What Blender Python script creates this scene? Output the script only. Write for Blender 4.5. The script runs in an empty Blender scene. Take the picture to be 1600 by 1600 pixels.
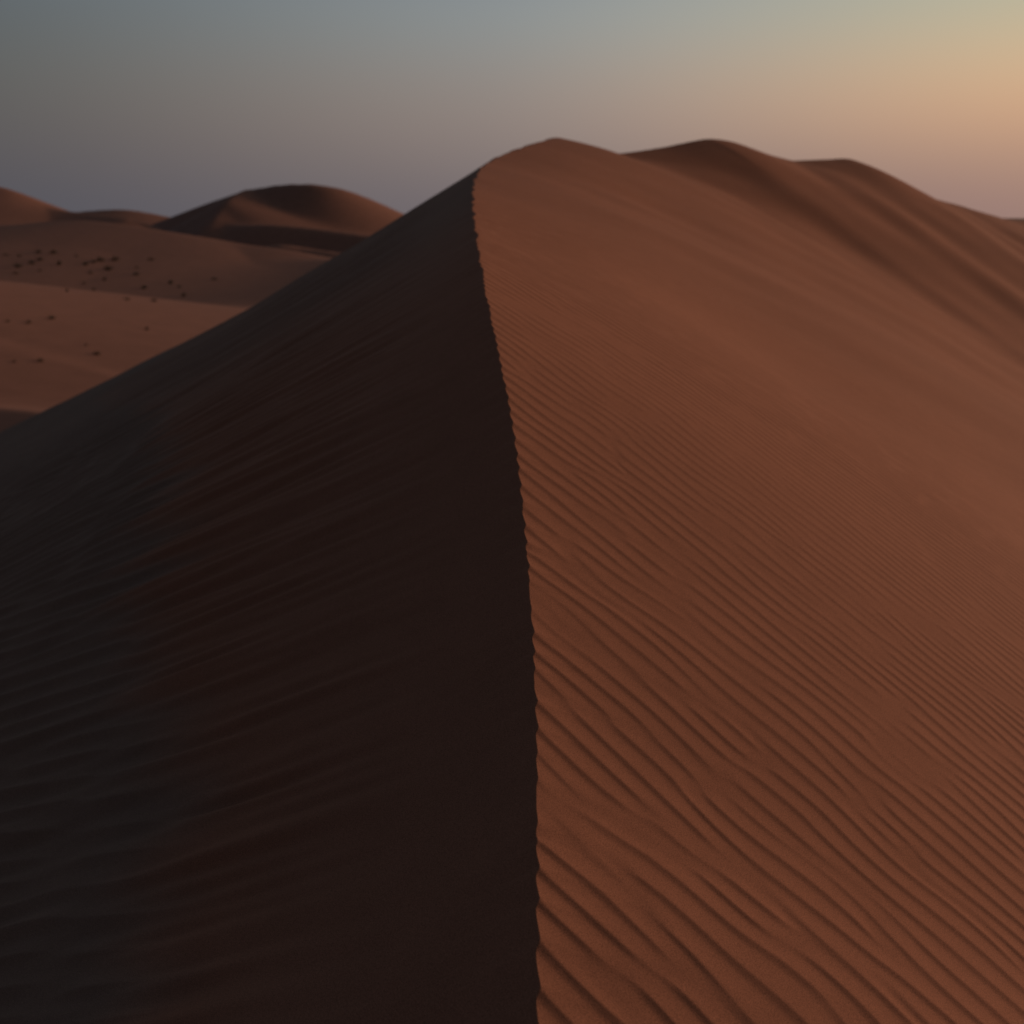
import bpy, math, random
import numpy as np
from mathutils import Vector

# ------------------------------------------------------------------ camera, light, sky, exposure
scene = bpy.context.scene
C = scene.collection
PITCH = math.atan(460/1600)
SP, CP = math.sin(PITCH), math.cos(PITCH)

cam_data = bpy.data.cameras.new('camera')
cam_data.sensor_width = 36; cam_data.sensor_height = 36; cam_data.lens = 36
cam_data.clip_start = 0.05; cam_data.clip_end = 60000
cam_data.dof.use_dof = True
cam_data.dof.focus_distance = 2.75
cam_data.dof.aperture_fstop = 2.8
cam = bpy.data.objects.new('camera', cam_data); C.objects.link(cam)
cam.location = (0, 0, 0)
cam.rotation_euler = (math.pi/2 - PITCH, 0, 0)
scene.camera = cam

scene.view_settings.view_transform = 'Standard'
scene.view_settings.look = 'None'
scene.view_settings.gamma = 1
scene.view_settings.exposure = 0.0

SUN_AZ, SUN_EL = math.radians(65), math.radians(7.5)      # azimuth to the right of the view
sd = Vector((math.sin(SUN_AZ)*math.cos(SUN_EL), math.cos(SUN_AZ)*math.cos(SUN_EL), math.sin(SUN_EL)))
sun_data = bpy.data.lights.new('sun', 'SUN')
sun_data.energy = 2.3; sun_data.color = (1.0, 0.62, 0.43); sun_data.angle = math.radians(9)
sun = bpy.data.objects.new('sun', sun_data); C.objects.link(sun)
sun.rotation_euler = sd.to_track_quat('Z', 'Y').to_euler()

def lin(c):
    r = []
    for v in c:
        v = v/255
        r.append(v/12.92 if v <= .04045 else ((v+.055)/1.055)**2.4)
    return r

world = bpy.data.worlds.new("World"); scene.world = world
world.use_nodes = True
nt = world.node_tree; N = nt.nodes; L = nt.links
for n in list(N): N.remove(n)
tc = N.new('ShaderNodeTexCoord'); sep = N.new('ShaderNodeSeparateXYZ'); L.new(tc.outputs['Generated'], sep.inputs[0])
az = N.new('ShaderNodeMath'); az.operation = 'ARCTAN2'; L.new(sep.outputs['X'], az.inputs[0]); L.new(sep.outputs['Y'], az.inputs[1])
def dull(c, g):
    m_ = .3*c[0]+.55*c[1]+.15*c[2]
    return lin([v*(1-g)+m_*g for v in c])
def sky_ramp(stops, grey=.3):
    r = N.new('ShaderNodeValToRGB'); r.color_ramp.interpolation = 'B_SPLINE'
    el = r.color_ramp.elements
    while len(el) > 1: el.remove(el[-1])
    el[0].position = stops[0][0]; el[0].color = (*dull(stops[0][1], grey), 1)
    for p, c in stops[1:]:
        e = el.new(p); e.color = (*dull(c, grey), 1)
    L.new(sep.outputs['Z'], r.inputs[0]); return r
# evening sky: one colour scale by height for each part of the compass, blended round the horizon
away   = sky_ramp([(0,(52,52,60)),(.06,(52,55,64)),(.12,(50,56,66)),(.25,(46,54,66)),(.55,(40,48,64)),(1,(40,48,64))])
left   = sky_ramp([(0,(78,80,92)),(.04,(82,81,89)),(.08,(85,85,87)),(.12,(85,90,90)),(.165,(80,91,98)),(.2,(84,96,107)),(.32,(98,114,132)),(.55,(80,95,117)),(1,(40,48,64))])
centre = sky_ramp([(0,(122,108,112)),(.04,(137,120,117)),(.08,(154,133,124)),(.12,(156,143,134)),(.16,(147,152,150)),(.2,(140,150,156)),(.5,(84,98,116)),(1,(40,48,64))])
right  = sky_ramp([(0,(160,124,114)),(.045,(182,140,118)),(.09,(220,168,126)),(.13,(216,182,138)),(.17,(192,184,150)),(.21,(182,180,160)),(.5,(80,88,90)),(1,(40,48,64))], .12)
glow   = sky_ramp([(0,(225,140,100)),(.05,(250,165,105)),(.1,(255,190,125)),(.2,(235,200,150)),(.5,(95,95,95)),(1,(40,48,64))])
def band(a0, a1, kind='SMOOTHSTEP'):
    m = N.new('ShaderNodeMapRange'); m.interpolation_type = kind
    m.inputs['From Min'].default_value = math.radians(a0); m.inputs['From Max'].default_value = math.radians(a1)
    L.new(az.outputs[0], m.inputs['Value']); return m
def mixc(fac, a, b):
    m = N.new('ShaderNodeMix'); m.data_type = 'RGBA'
    L.new(fac.outputs[0], m.inputs[0]); L.new(a, m.inputs[6]); L.new(b, m.inputs[7]); return m.outputs[2]
c = mixc(band(-150, -75), away.outputs[0], left.outputs[0])
c = mixc(band(-36, 12), c, centre.outputs[0])
c = mixc(band(-3, 35), c, right.outputs[0])
c = mixc(band(24, 70), c, glow.outputs[0])
c = mixc(band(80, 150), c, away.outputs[0])
bg = N.new('ShaderNodeBackground'); L.new(c, bg.inputs[0]); bg.inputs[1].default_value = 1.0
nish = N.new('ShaderNodeTexSky'); nish.sky_type = 'NISHITA'; nish.sun_disc = False
nish.sun_elevation = math.radians(1); nish.sun_rotation = SUN_AZ; nish.dust_density = 3
bg2 = N.new('ShaderNodeBackground'); L.new(nish.outputs[0], bg2.inputs[0]); bg2.inputs[1].default_value = 0.008
add = N.new('ShaderNodeAddShader'); L.new(bg.outputs[0], add.inputs[0]); L.new(bg2.outputs[0], add.inputs[1])
out = N.new('ShaderNodeOutputWorld'); L.new(add.outputs[0], out.inputs[0])

# ------------------------------------------------------------------ measuring helpers
H = 2.0                                   # height of the lens above the sand at its foot
def ray(px, py):
    u, v = (px-800)/1600, -(py-800)/1600
    return np.array([u, CP + v*SP, -SP + v*CP])
def at(px, py, Y):                        # point at distance Y in front of the camera
    r = ray(px, py); return r*(Y/r[1])

rng = np.random.default_rng(7)
F = np.float32
def smooth(a, b, x):
    t = np.clip((x-a)/(b-a), 0, 1); return t*t*(3-2*t)
def smax(a, b, k):                        # smooth maximum, k = blend width (array ok)
    h = np.clip(.5 + .5*(a-b)/k, 0, 1)
    return b*(1-h) + a*h + k*h*(1-h)
def spline(P, n=6):                       # Catmull-Rom through points
    P = np.array(P, float); Q = np.vstack([2*P[0]-P[1], P, 2*P[-1]-P[-2]]); out = []
    for i in range(1, len(Q)-2):
        for k in range(n):
            t = k/n; a, b, c_, d = Q[i-1], Q[i], Q[i+1], Q[i+2]
            out.append(.5*((2*b)+(-a+c_)*t+(2*a-5*b+4*c_-d)*t*t+(-a+3*b-3*c_+d)*t**3))
    out.append(P[-1]); return np.array(out)

def nearest(X, Y, line):
    """crest height at the nearest point, distance, and side (+1 right of travel, -1 left)"""
    best = np.full(X.shape, 1e9, F); zc = np.zeros(X.shape, F); side = np.zeros(X.shape, F); arc = np.zeros(X.shape, F)
    s0 = 0
    for (x0, y0, z0), (x1, y1, z1) in zip(line[:-1], line[1:]):
        dx, dy = x1-x0, y1-y0; L2 = dx*dx+dy*dy; Ln = math.sqrt(L2)
        t = np.clip(((X-x0)*dx + (Y-y0)*dy)/L2, 0, 1)
        qx, qy = X-(x0+t*dx), Y-(y0+t*dy)
        d2 = qx*qx+qy*qy
        m = d2 < best
        best = np.where(m, d2, best)
        zc = np.where(m, z0+(z1-z0)*t, zc)
        side = np.where(m, (qx*dy - qy*dx)/Ln, side)
        arc = np.where(m, s0+t*Ln, arc)
        s0 += Ln
    d = np.sqrt(best)
    sgn = np.clip(side/np.maximum(d, 1e-4), -1, 1)
    return zc.astype(F), d.astype(F), sgn.astype(F), arc.astype(F)

class Waves:
    """a random field made of plane waves around one wave vector: crests that wander, fork and merge"""
    def __init__(self, lam, crest_deg, n=36, dlam=.1, dang=9, seed=1):
        r = np.random.default_rng(seed)
        k = 2*math.pi/lam*(1+dlam*r.standard_normal(n)); a = math.radians(crest_deg+90) + math.radians(dang)*r.standard_normal(n)
        self.kx = k*np.cos(a); self.ky = k*np.sin(a); self.p = r.uniform(0, 2*math.pi, n); self.n = n
    def __call__(self, X, Y):
        re = np.zeros(X.shape, F); im = np.zeros(X.shape, F)
        for kx, ky, p in zip(self.kx, self.ky, self.p):
            ph = F(kx)*X + F(ky)*Y + F(p)
            re += np.cos(ph); im += np.sin(ph)
        s = 1/math.sqrt(self.n)
        return re*F(s), im*F(s)

def ripple_profile(re, im, rise=.27, sharp=True):
    """height 0..1: short steep rise then a long gentle fall, fading out where crests fork"""
    ph = (np.arctan2(im, re)/(2*math.pi)) % 1.0
    up = ph/rise
    up = np.where(up < 1, up**1.5 * (1.0), 0)
    dn = (1-(ph-rise)/(1-rise))
    dn = np.clip(dn, 0, 1)
    dn = dn*dn*(1.6-.6*dn)
    h = np.where(ph < rise, up, dn)
    amp = np.hypot(re, im)
    return h*smooth(.0, .75, amp), amp

# ------------------------------------------------------------------ materials
def mat(name):
    m = bpy.data.materials.new(name); m.use_nodes = True
    return m, m.node_tree.nodes, m.node_tree.links, m.node_tree.nodes['Principled BSDF']

def sand_material(name, base, greyer, grain=True):
    m, n, l, b = mat(name)
    b.inputs['Roughness'].default_value = .95
    b.inputs['Specular IOR Level'].default_value = .08
    tc = n.new('ShaderNodeTexCoord')
    at_ = n.new('ShaderNodeAttribute'); at_.attribute_name = 'greyer'
    mix = n.new('ShaderNodeMix'); mix.data_type = 'RGBA'
    mix.inputs[6].default_value = (*base, 1); mix.inputs[7].default_value = (*greyer, 1)
    l.new(at_.outputs['Fac'], mix.inputs[0])
    last = mix.outputs[2]
    def mul(src, scale, lo, hi, detail=2):
        t = n.new('ShaderNodeTexNoise'); t.inputs['Scale'].default_value = scale; t.inputs['Detail'].default_value = detail
        l.new(tc.outputs['Object'], t.inputs['Vector'])
        r = n.new('ShaderNodeMapRange'); r.inputs['From Min'].default_value = .25; r.inputs['From Max'].default_value = .75
        r.inputs['To Min'].default_value = lo; r.inputs['To Max'].default_value = hi
        l.new(t.outputs['Fac'], r.inputs['Value'])
        x = n.new('ShaderNodeVectorMath'); x.operation = 'SCALE'
        l.new(src, x.inputs[0]); l.new(r.outputs[0], x.inputs['Scale'])
        return x.outputs[0], t
    last, _ = mul(last, .35, .93, 1.07)
    last, _ = mul(last, 6.0, .96, 1.04)
    if grain:
        last, g = mul(last, 420, .66, 1.34, 1)
        bp = n.new('ShaderNodeBump'); bp.inputs['Strength'].default_value = .35; bp.inputs['Distance'].default_value = .0012
        l.new(g.outputs['Fac'], bp.inputs['Height']); l.new(bp.outputs[0], b.inputs['Normal'])
    l.new(last, b.inputs['Base Color'])
    return m
SAND = sand_material('red_sand', (.285, .128, .080), (.215, .135, .10))
FAR_SAND = sand_material('far_red_sand', (.245, .126, .092), (.20, .12, .095), grain=False)

def grid_mesh(name, X, Y, Z, material, greyer=None):
    nr, nc = X.shape
    me = bpy.data.meshes.new(name)
    co = np.stack([X, Y, Z], -1).reshape(-1, 3).astype(F)
    i = np.arange(nr*nc, dtype=np.int32).reshape(nr, nc)
    q = np.stack([i[:-1, :-1], i[:-1, 1:], i[1:, 1:], i[1:, :-1]], -1).reshape(-1, 4)
    me.vertices.add(len(co)); me.vertices.foreach_set('co', co.ravel())
    me.loops.add(q.size); me.loops.foreach_set('vertex_index', q.ravel())
    me.polygons.add(len(q))
    me.polygons.foreach_set('loop_start', np.arange(0, q.size, 4, dtype=np.int32))
    me.polygons.foreach_set('use_smooth', np.ones(len(q), bool))
    a = me.attributes.new('greyer', 'FLOAT', 'POINT')
    a.data.foreach_set('value', (np.zeros(nr*nc, F) if greyer is None else greyer.ravel().astype(F)))
    me.update(calc_edges=True)
    me.materials.append(material)
    o = bpy.data.objects.new(name, me); C.objects.link(o)
    return o

# ------------------------------------------------------------------ the near dune
crest_px = [(837,1600,1.59),(836,1400,1.82),(838,1200,2.18),(836,1100,2.38),(831,1000,2.60),(826,900,2.87),(815,800,3.19),
            (806,700,3.56),(788,600,4.02),(766,500,4.62),(748,400,5.7),(741,350,7.2),(738,315,9.5),(740,285,12.5)]
P = [at(*p) for p in crest_px]
bend = [at(750,263,15.5), at(762,254,18.0), at(785,241,20.5), at(830,225,24), at(868,214,27.5), at(886,217,29), at(905,226,30.5), at(936,239,33)]
x0, y0, z0 = P[0]
back = [np.array([x0, y, z0 + .34*(y-y0) + .012*(y-y0)**2*(1 if y > -10 else .9)]) for y in (-14, -11, -8, -5, -3, -1.5, -.5, .3, .9, 1.3)]
tail = [P[0]*0 + np.array([3.4 + .35*k, 33 + k, bend[-1][2] - .04*k**1.4]) for k in (3, 8, 15, 30, 60, 140)]
K = np.array(back+P+bend+tail)
# crest line of the near dune as smooth functions of the distance ahead
qg = np.linspace(math.asinh(-14/1.5), math.asinh(170/1.5), 3000)
qk = np.arcsinh(K[:, 1]/1.5)
ker = np.exp(-.5*(np.arange(-90, 91)*(qg[1]-qg[0])/.05)**2); ker /= ker.sum()
ker2 = np.exp(-.5*(np.arange(-90, 91)*(qg[1]-qg[0])/.018)**2); ker2 /= ker2.sum()
wq = smooth(math.asinh(5/1.5), math.asinh(10/1.5), qg)
def smooth_curve(v):
    a = np.pad(np.interp(qg, qk, v), 90, mode='edge')
    return np.convolve(a, ker, 'valid')*(1-wq) + np.convolve(a, ker2, 'valid')*wq
XC, ZC = smooth_curve(K[:, 0]), smooth_curve(K[:, 2])
COSC = 1/np.sqrt(1+(np.gradient(XC, 1.5*np.sinh(qg)))**2)
def crest_at(Y):
    q = np.arcsinh(np.asarray(Y)/1.5)
    return np.interp(q, qg, XC).astype(F), np.interp(q, qg, ZC).astype(F), np.interp(q, qg, COSC).astype(F)
famB2 = spline([at(936,239,33), at(965,240,33.8), at(1030,231,35.4), at(1090,219,36.8), at(1115,217,37.3), at(1150,223,38.0), at(1200,241,39.2), at(1238,251,40.5)], 5)
famB3 = spline([at(1238,251,40.5), at(1290,249,42), at(1325,248,43), at(1350,257,43.8), at(1395,282,45.4), at(1432,302,47), at(1480,316,50)], 5)
famB4 = spline([at(1480,316,50), at(1550,336,54), at(1575,343,55.5), at(1600,345,57), at(1700,352,63), at(1900,366,74)], 5)

RIP = Waves(.072, -32, n=40, dlam=.115, dang=5.5, seed=3)
WARP = Waves(.62, 40, n=18, dlam=.35, dang=50, seed=31)
RIPL = Waves(.088, -15, n=26, dlam=.08, dang=5, seed=5)
STREAK = Waves(.36, -13, n=30, dlam=.5, dang=2.5, seed=8)
FOLD = Waves(5.0, -52, n=18, dlam=.35, dang=7, seed=14)
STREAK2 = Waves(.10, -13, n=26, dlam=.35, dang=3.0, seed=9)
LUMP = Waves(3.5, 20, n=16, dlam=.4, dang=60, seed=11)

def drop_right(d):                            # flank: steepens away from the crest
    return .42*d + .09*(np.sqrt((d-1.0)**2+.5)-math.sqrt(1.5)+d) - .045*(np.sqrt((d-14)**2+9)-math.sqrt(205)+d)
def drop_left(d):                             # slip face: angle of repose, easing towards its foot
    return .60*d - .065*(np.sqrt((d-5)**2+4)-math.sqrt(29)+d)

def dune_height(rows, X, Y, ripples):
    xc_, zc_, cc_ = crest_at(rows)
    sd_ = (X-xc_[:, None])*cc_[:, None]
    sd_ = sd_ - wobble[:, None]*np.exp(-np.abs(sd_)/.12)      # the lip wanders with the ripples that reach it
    easy = 1 - .5*(smooth(4.5, 15, rows)[:, None])*np.exp(-np.maximum(sd_, 0)/13)
    zr = zc_[:, None] - np.where(sd_ > 0, drop_right(np.maximum(sd_, 0))*easy, .42*easy*sd_) + ripples
    zl = zc_[:, None] - np.where(sd_ < 0, drop_left(np.maximum(-sd_, 0)), -.60*sd_)
    z = np.minimum(zr, zl)
    dmin = np.abs(sd_)
    far = rows > 14
    zf, df, Xf, Yf = z[far], dmin[far], X[far], Y[far]
    for fam in (famB2, famB3, famB4):
        zc, d, s, arc = nearest(Xf, Yf, fam)
        w = .5 + .5*s; w = w*w*(3-2*w)
        zz = zc - (drop_right(d)*(1-.3*np.exp(-d/5))*w + drop_left(d)*(1-w))
        df = np.minimum(df, d)
        zf = smax(zf, zz, np.minimum(1.1, .3*df) + 1e-3)
    z[far] = zf; dmin[far] = df
    return z, np.abs(sd_), sd_, dmin

def box(a, n, axis):
    pad = [(0, 0), (0, 0)]; pad[axis] = (n+1, n)
    c_ = np.cumsum(np.pad(a.astype(np.float64), pad, mode='edge'), axis)
    w = 2*n+1
    return ((c_[w:] - c_[:-w]) if axis == 0 else (c_[:, w:] - c_[:, :-w]))/w

NR, NC = 2300, 1150
t = np.linspace(0, 1, NR)
yr = 1.15*np.exp(t*math.log(170/1.15))
yb = np.concatenate([np.linspace(-14, -1, 20), np.linspace(-.6, 1.1, 40)])
rows = np.concatenate([yb, yr])
gn = np.concatenate([-np.geomspace(3.2, .66, 50)[:-1], np.linspace(-.66, -.006, int(NC*.53))])
g = np.concatenate([gn, [-.003, -.0012, 0, .0012, .003], np.linspace(.005, .66, int(NC*.55)), np.geomspace(.66, 3.2, 50)[1:]])
xc = crest_at(rows)[0]
wd = np.sqrt(rows**2 + .8**2)
Yg = np.repeat(rows[:, None], len(g), 1).astype(F)
Xg = (xc[:, None] + wd[:, None]*g[None, :]).astype(F)
# where the ripples scallop the crest line, slide the grid's crest column with them
wx, wy = WARP(xc.astype(F), rows.astype(F))
re, im = RIP(xc+.009*wx, rows.astype(F)+.009*wy)
rc, _ = ripple_profile(re, im)
AMP = .0043
gap = np.gradient(rows)
fade_r = 1-smooth(.014, .034, gap)
shift = (2.1*AMP*rc*fade_r).astype(F)
lr = np.log(np.maximum(rows, .5))
shift += (.0011*rows*smooth(3, 7, rows)*(np.sin(61*lr)+.7*np.sin(97*lr+1)+.5*np.sin(33*lr+2))).astype(F)
Xg += shift[:, None]*np.exp(-(np.abs(g[None, :])*wd[:, None])/.25).astype(F)
# ripples over the whole right flank (and a few metres past the crest line)
rip = np.zeros_like(Xg); amp_ = np.zeros_like(Xg)
m = (np.abs(g[None, :]) < .8) & (fade_r[:, None] > 0) & (g[None, :] > -.02) & (rows[:, None] > .8)
mi = np.where(m)
wx, wy = WARP(Xg[mi], Yg[mi])
re, im = RIP(Xg[mi]+.009*wx, Yg[mi]+.009*wy); pr, am = ripple_profile(re, im)
mod = 1 + .25*LUMP(Xg[mi], Yg[mi])[0]
rip[mi] = pr*AMP*(1-.3*smooth(1.5, 6, g[mi[1]]*wd[mi[0]]))*(1+.15*np.exp(-np.abs(g[mi[1]])*wd[mi[0]]/.12))*np.clip(mod, .55, 1.5)*fade_r[mi[0]]
wobble = (shift - AMP*rc*fade_r).astype(F)
Zg, dA, sA, dmin = dune_height(rows, Xg, Yg, rip)
# wind-rounded hollows between the far humps
fr = np.where(rows > 16)[0][0]
B = Zg[fr:]
for _ in range(2):
    B = box(box(B, 5, 0), 4, 1)
wB = smooth(.4, 3.0, dmin[fr:])*smooth(16, 22, rows[fr:])[:, None]
Zg[fr:] = Zg[fr:]*(1-wB) + B*wB
# broad unevenness of the flanks, none on the crest
lre, lim = LUMP(Xg[::4, ::4], Yg[::4, ::4])
def up4(a, shape):
    r_ = np.arange(shape[0])/4; c_ = np.arange(shape[1])/4
    r0 = np.clip(r_.astype(int), 0, a.shape[0]-2); c0 = np.clip(c_.astype(int), 0, a.shape[1]-2)
    fr = np.clip(r_-r0, 0, 1)[:, None]; fc = np.clip(c_-c0, 0, 1)[None, :]
    return (a[r0][:, c0]*(1-fr)*(1-fc)+a[r0+1][:, c0]*fr*(1-fc)+a[r0][:, c0+1]*(1-fr)*fc+a[r0+1][:, c0+1]*fr*fc).astype(F)
Zg += up4(lre, Zg.shape)*.018*smooth(.3, 3, dmin)
fm = np.where((rows[:, None] > 24) & (dmin > .6) & (sA > 1.0) & (np.abs(g[None, :]) < 1.2))
Zg[fm] += .05*FOLD(Xg[fm], Yg[fm])[0]*smooth(.6, 4.5, dmin[fm])*smooth(24, 34, rows[fm[0]])
# slip face: flow lines down the slope, ripples on its foot
ml = (sA < 0) & (np.abs(g[None, :]) < .8) & (rows[:, None] > .3) & (rows[:, None] < 40)
mi = np.where(ml)
x_, y_, d_ = Xg[mi], Yg[mi], dA[mi]
s1 = STREAK(x_, y_)[0]; s2 = STREAK2(x_, y_)[0]
foot_edge = np.interp(y_, [0, 2.5, 3, 3.6, 5, 7, 10, 16], [.95, 1.0, 1.12, 1.35, 1.6, 2.1, 3.2, 6.0]) + .12*s1
foot = smooth(-.2, .25, d_-foot_edge)
env = smooth(.1, 1.2, d_)
Zg[mi] += (.018*s1*env*(1-.5*foot)*(1-.6*smooth(8, 16, y_)) + .009*s2*env*(1-smooth(4, 9, y_))*(1-.7*foot))
re, im = RIPL(x_, y_); pr, am = ripple_profile(re, im, .42)
Zg[mi] += pr*.017*foot*(1-smooth(.016, .035, gap[mi[0]]))
greyer = np.zeros_like(Zg); greyer[mi] = np.maximum(foot, .7*smooth(4.5, 11, y_))  # greyer tint on the slip face's foot, and along the face with distance
dune = grid_mesh('sand_dune', Xg, Yg, Zg, SAND, greyer)
dune['kind'] = 'structure'
dune['label'] = 'large red sand dune with a sharp crest, rippled on its lit right flank'

# ------------------------------------------------------------------ desert behind: valley and far dunes
def ridge(pts, n=9): return spline([at(*p) for p in pts], n)
# (crest line, slope on the right hand of travel, slope on the left hand, blend width)
ridges = [
 (ridge([(-260,612,70),(-100,628,68),(0,637,66),(70,645,64),(160,665,60)]), .12, .22, 1.2),
 (ridge([(-500,402,110),(-200,418,130),(0,438,150),(100,450,160),(200,470,168),(300,483,176),(380,486,184),(520,492,200)]), .17, .14, 1.0),
 (ridge([(-600,290,420),(-200,330,400),(0,350,385),(110,343,376),(180,348,365),(260,360,352),(330,371,345),(380,380,338),(440,388,330),(520,402,322),(640,425,310)]), .10, .30, 2.0),
 (ridge([(-400,275,520),(-150,280,500),(-40,284,485),(5,291,478),(40,306,470),(75,322,462),(130,330,455),(200,338,440)]), .22, .42, 3.0),
 (ridge([(90,334,760),(130,329,755),(165,326,750),(200,325.5,745),(245,333,740),(290,343,735)]), .16, .4, 3.0),
 (ridge([(225,352,500),(262,338,500),(330,312,500),(385,294,498),(410,289,495),(440,284,492),(490,283,488),(530,290,490),(575,308,500),(620,328,514),(700,352,530)]), .47, .48, 2.0),
 (ridge([(388,294,496),(372,300,480),(354,311,462),(344,325,450),(328,345,432),(308,370,415)]), .55, .26, .5),
 (ridge([(335,358,430),(370,351,424),(420,349,418),(480,354,412),(540,362,405),(620,374,395)]), .50, .14, 1.0),
 (ridge([(380,394,366),(430,380,360),(480,387,355),(540,395,348),(640,412,342)]), .35, .2, .8),
 (ridge([(560,402,300),(570,425,260),(580,450,225),(600,475,200)]), .09, .2, 2.5),
]
FLOOR = -17.5
FL1 = Waves(60, 10, n=14, dlam=.5, dang=50, seed=21)
FL2 = Waves(230, 0, n=14, dlam=.5, dang=50, seed=22)
FL3 = Waves(900, 5, n=14, dlam=.5, dang=50, seed=23)
def envelope(X, Y, line, sr, sl):
    """highest of the cones of sand standing on every piece of a crest line: continuous everywhere"""
    best = np.full(X.shape, -1e6, F); db = np.full(X.shape, 1e6, F)
    for (x0, y0, z0), (x1, y1, z1) in zip(line[:-1], line[1:]):
        dx, dy = F(x1-x0), F(y1-y0); Ln = math.hypot(dx, dy)
        t = np.clip(((X-F(x0))*dx + (Y-F(y0))*dy)/F(Ln*Ln), 0, 1)
        qx, qy = X-(F(x0)+t*dx), Y-(F(y0)+t*dy)
        d = np.sqrt(qx*qx+qy*qy)
        s = np.clip((qx*dy-qy*dx)/F(Ln)/np.maximum(d, F(1e-3)), -1, 1)
        w = .5+.5*s; w = w*w*(3-2*w)
        z = F(z0)+F(z1-z0)*t - (F(sl)+F(sr-sl)*w)*(d - F(.2)*np.maximum(d-60, 0))
        best = np.maximum(best, z); db = np.minimum(db, d)
    return best, db
def desert_height(X, Y):
    r_ = np.hypot(X, Y)
    z = FLOOR + .35*FL1(X, Y)[0] + smooth(200, 600, r_)*1.2*FL2(X, Y)[0] + smooth(900, 3000, r_)*4*FL3(X, Y)[0]
    z = z.astype(F)
    for line, sr, sl, k in ridges:
        zz, d = envelope(X, Y, line, sr, sl)
        z = smax(z, zz, np.minimum(k, .25*d+.02) + .0)
    return z
azs = np.radians(np.concatenate([np.linspace(-180, -62, 40)[:-1], np.linspace(-62, -34, 40)[:-1], np.linspace(-34, 6, 560), np.linspace(6, 40, 120)[1:], np.linspace(40, 180, 50)[1:]]))
rad = np.concatenate([np.linspace(.5, 30, 12)[:-1], np.geomspace(30, 900, 430), np.geomspace(900, 30000, 90)[1:]])
A_, R_ = np.meshgrid(azs, rad)
Xd = (R_*np.sin(A_)).astype(F); Yd = (R_*np.cos(A_)).astype(F)
Zd = desert_height(Xd, Yd)
for _ in range(2):                            # wind-rounded: soften creases where slopes meet
    Zd[1:-1] = (Zd[:-2]+2*Zd[1:-1]+Zd[2:])/4
for _ in range(5):
    Zd[:, 1:-1] = (Zd[:, :-2]+2*Zd[:, 1:-1]+Zd[:, 2:])/4
desert = grid_mesh('terrain', Xd, Yd, Zd, FAR_SAND)
desert['kind'] = 'structure'
desert['label'] = 'desert valley and far dunes beyond the large dune'

# ------------------------------------------------------------------ desert shrubs
m, n, l, b = mat('shrub_twigs')
b.inputs['Base Color'].default_value = (.045, .038, .022, 1); b.inputs['Roughness'].default_value = .9
TWIG = m
m, n, l, b = mat('shrub_leaves')
tn = n.new('ShaderNodeTexNoise'); tn.inputs['Scale'].default_value = 9
rp = n.new('ShaderNodeValToRGB'); rp.color_ramp.elements[0].color = (.022, .022, .012, 1); rp.color_ramp.elements[1].color = (.050, .042, .024, 1)
tcn = n.new('ShaderNodeTexCoord'); l.new(tcn.outputs['Object'], tn.inputs['Vector']); l.new(tn.outputs['Fac'], rp.inputs[0]); l.new(rp.outputs[0], b.inputs['Base Color'])
b.inputs['Roughness'].default_value = .9
LEAF = m

def shrub_meshes(seed, wide, blades):
    """a low desert bush: woody twigs fanning out of the sand, small leaf blades round their ends; unit radius"""
    r = random.Random(seed); tv, tf, lv, lf = [], [], [], []
    for i in range(26):
        a = r.uniform(0, 2*math.pi); e = math.radians(r.uniform(18, 85)); ln = r.uniform(.6, 1.0)
        dirv = Vector((math.cos(a)*math.cos(e)*wide, math.sin(a)*math.cos(e)*wide, math.sin(e)*.9))
        base = Vector((r.uniform(-.12, .12)*wide, r.uniform(-.12, .12)*wide, -.12))
        p0 = base; p1 = base + dirv*ln*.55 + Vector((0, 0, .05)); p2 = base + dirv*ln + Vector((0, 0, -.04))
        side = dirv.cross(Vector((0, 0, 1))).normalized(); up = side.cross(dirv).normalized()
        rr = [.028, .018, .006]; s0 = len(tv)
        for p, q in zip((p0, p1, p2), rr):
            for kk in range(3):
                an = kk*2*math.pi/3; tv.append(p + side*math.cos(an)*q + up*math.sin(an)*q)
        for j in range(2):
            for kk in range(3):
                k2 = (kk+1) % 3; tf.append((s0+j*3+kk, s0+j*3+k2, s0+j*3+3+k2, s0+j*3+3+kk))
        for j in range(blades):
            f = r.uniform(.35, 1.08); c0 = base.lerp(p2, f) + Vector((r.gauss(0, .07), r.gauss(0, .07), r.gauss(0, .06)))
            d = (dirv.normalized() + Vector((r.gauss(0, .6), r.gauss(0, .6), r.gauss(0, .6)))).normalized()*r.uniform(.07, .15)
            w_ = d.cross(Vector((r.gauss(0, 1), r.gauss(0, 1), r.gauss(0, 1)))).normalized()*r.uniform(.015, .035)
            s1_ = len(lv); lv += [c0, c0+d*.5+w_, c0+d, c0+d*.5-w_]; lf.append((s1_, s1_+1, s1_+2, s1_+3))
    tm = bpy.data.meshes.new('twigs'); tm.from_pydata([tuple(v) for v in tv], [], tf); tm.materials.append(TWIG)
    lm = bpy.data.meshes.new('foliage'); lm.from_pydata([tuple(v) for v in lv], [], lf); lm.materials.append(LEAF)
    return tm, lm
KINDS = [shrub_meshes(1, 1.0, 26), shrub_meshes(2, 1.15, 18), shrub_meshes(3, .75, 30)]

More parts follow.
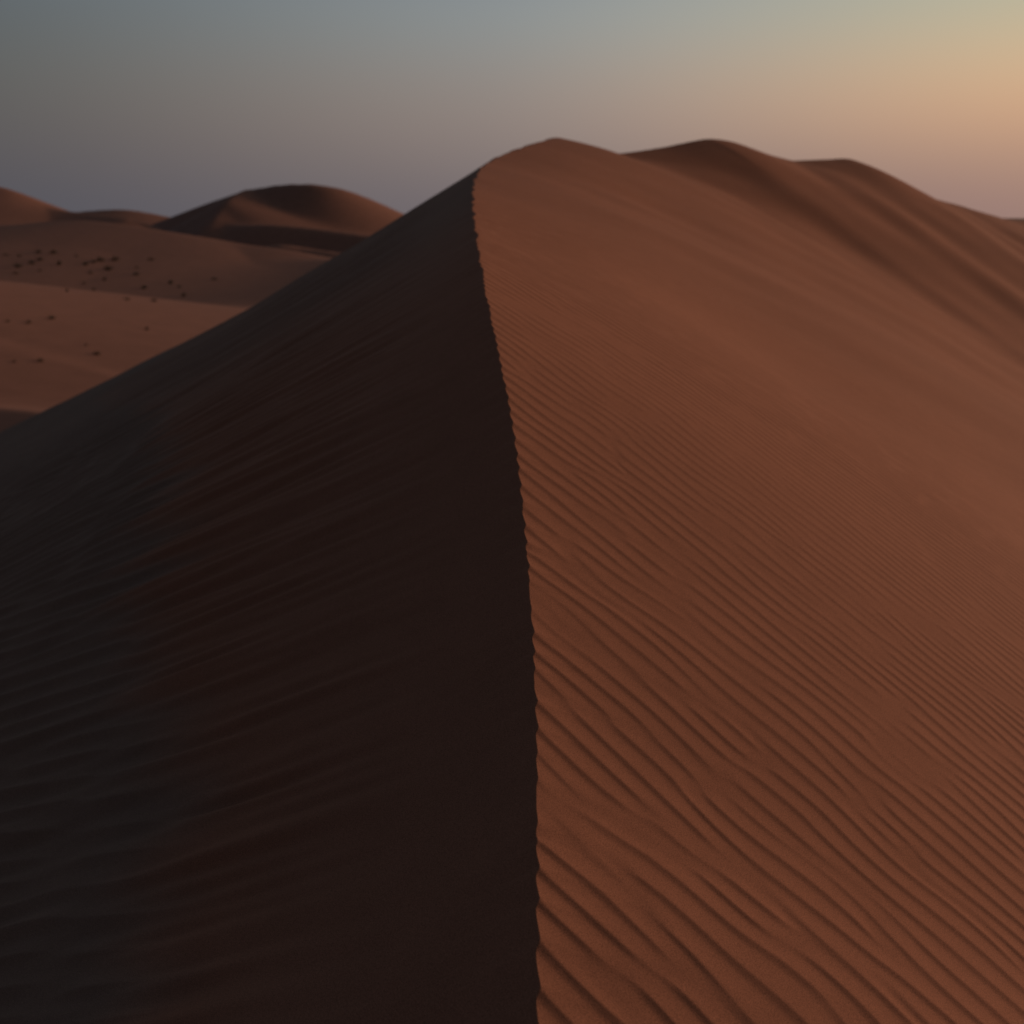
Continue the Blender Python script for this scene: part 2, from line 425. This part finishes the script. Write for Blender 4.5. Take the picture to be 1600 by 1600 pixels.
# bounce a sight line onto the desert to read where each shrub stands
# (px, py of its middle, width px, kind, label)
U = 'upper slope behind the second low ridge'
shrubs = [
 (9.5,397,8,1,'faint shrub at the far left edge of the upper shrub slope'),
 (30,399,7,1,'faint shrub just right of the leftmost one on the upper slope'),
 (60,392,10,0,'topmost dark shrub of the left cluster on the upper slope'),
 (84,393,12,0,'dark round shrub at the upper right of the left cluster'),
 (50,409,11,0,'dark shrub in the middle of the left cluster, left of its twin'),
 (62,404,11,0,'dark shrub in the middle of the left cluster, right of its twin'),
 (29,414,13,0,'wide dark shrub at the lower left of the left cluster'),
 (93,411,10,2,'small brown shrub standing alone right of the left cluster'),
 (62,422,7,1,'faint small shrub under the middle of the left cluster'),
 (25,426,8,1,'faint shrub at the bottom of the left cluster near the ridge line'),
 (120,399,7,1,'faint shrub between the left and the middle cluster'),
 (134,411,11,0,'leftmost dark shrub of the middle cluster'),
 (146,408,9,0,'dark shrub second from left in the middle cluster'),
 (157,404,14,0,'wide dark shrub at the top of the middle cluster'),
 (180,403,14,0,'wide dark shrub at the upper right of the middle cluster'),
 (170,418,15,0,'darkest and fullest shrub of all, at the bottom of the middle cluster'),
 (141,425,9,1,'faint shrub below the left end of the middle cluster'),
 (164,436,8,2,'faint upright shrub below the darkest shrub'),
 (214,417,8,1,'small shrub directly above another, right of the middle cluster'),
 (213,427,11,0,'brown shrub directly below a smaller one, right of the middle cluster'),
 (225,448,11,0,'wide brown shrub lone on the lower middle of the upper slope'),
 (236,404,10,1,'faint flat shrub high on the slope right of the clusters'),
 (267,441,10,2,'top shrub of the line of three descending to the right'),
 (280,447,8,1,'middle shrub of the line of three descending to the right'),
 (287,461,9,2,'tall bottom shrub of the line of three descending to the right'),
 (240,468,11,1,'flat shrub by the ridge line under the row of three'),
 (199,466,10,1,'flat shrub by the ridge line left of a similar flat one'),
 (335,435,9,1,'faint shrub farthest right on the upper slope'),
 (132,441,7,1,'tiny faint shrub low on the slope between the clusters'),
 (105,454,7,2,'tiny shrub on the ridge line below the left cluster'),
 (147,452,7,2,'tiny shrub on the ridge line below the middle cluster'),
 (81,496,12,0,'dark shrub highest on the lower valley floor'),
 (44,502,11,1,'brown shrub left of the highest one on the valley floor'),
 (12,501,8,1,'faint shrub at the left edge of the valley floor'),
 (230,514,8,2,'small lone shrub near the big dune on the valley floor'),
 (135,539,6,1,'tiny faint shrub in the middle of the valley floor'),
 (152,551,12,0,'dark low shrub lone right on the valley floor'),
 (63,562,11,0,'darkest round shrub low on the valley floor'),
 (22,564,8,1,'faint shrub left of the darkest one low on the valley floor'),
]
dist = np.concatenate([np.arange(60, 460, .5)]).astype(F)
rs = random.Random(4)
for i, (px, py, wpx, kd, label) in enumerate(shrubs):
    r_ = ray(px, py+wpx*.28)
    X1 = (r_[0]/r_[1]*dist).astype(F); Z1 = r_[2]/r_[1]*dist
    hz = desert_height(X1, dist)
    below = np.where(Z1 < hz)[0]
    j = below[0] if len(below) else len(dist)-1
    Yp = float(dist[j]); size = wpx/1600*Yp*.5*1.35
    root = bpy.data.objects.new('desert_shrub', None); C.objects.link(root)
    root.empty_display_size = .2
    root.location = (float(X1[j]), Yp, float(hz[j])); root.rotation_euler = (0, 0, rs.uniform(0, 6.28))
    root.scale = (size, size, size*(.9 if kd != 2 else 1.3))
    root['label'] = label; root['category'] = 'shrub'; root['group'] = 'desert shrubs scattered over the valley'
    for nm, me in zip(('twigs', 'foliage'), KINDS[kd]):
        o = bpy.data.objects.new(nm, me); C.objects.link(o); o.parent = root
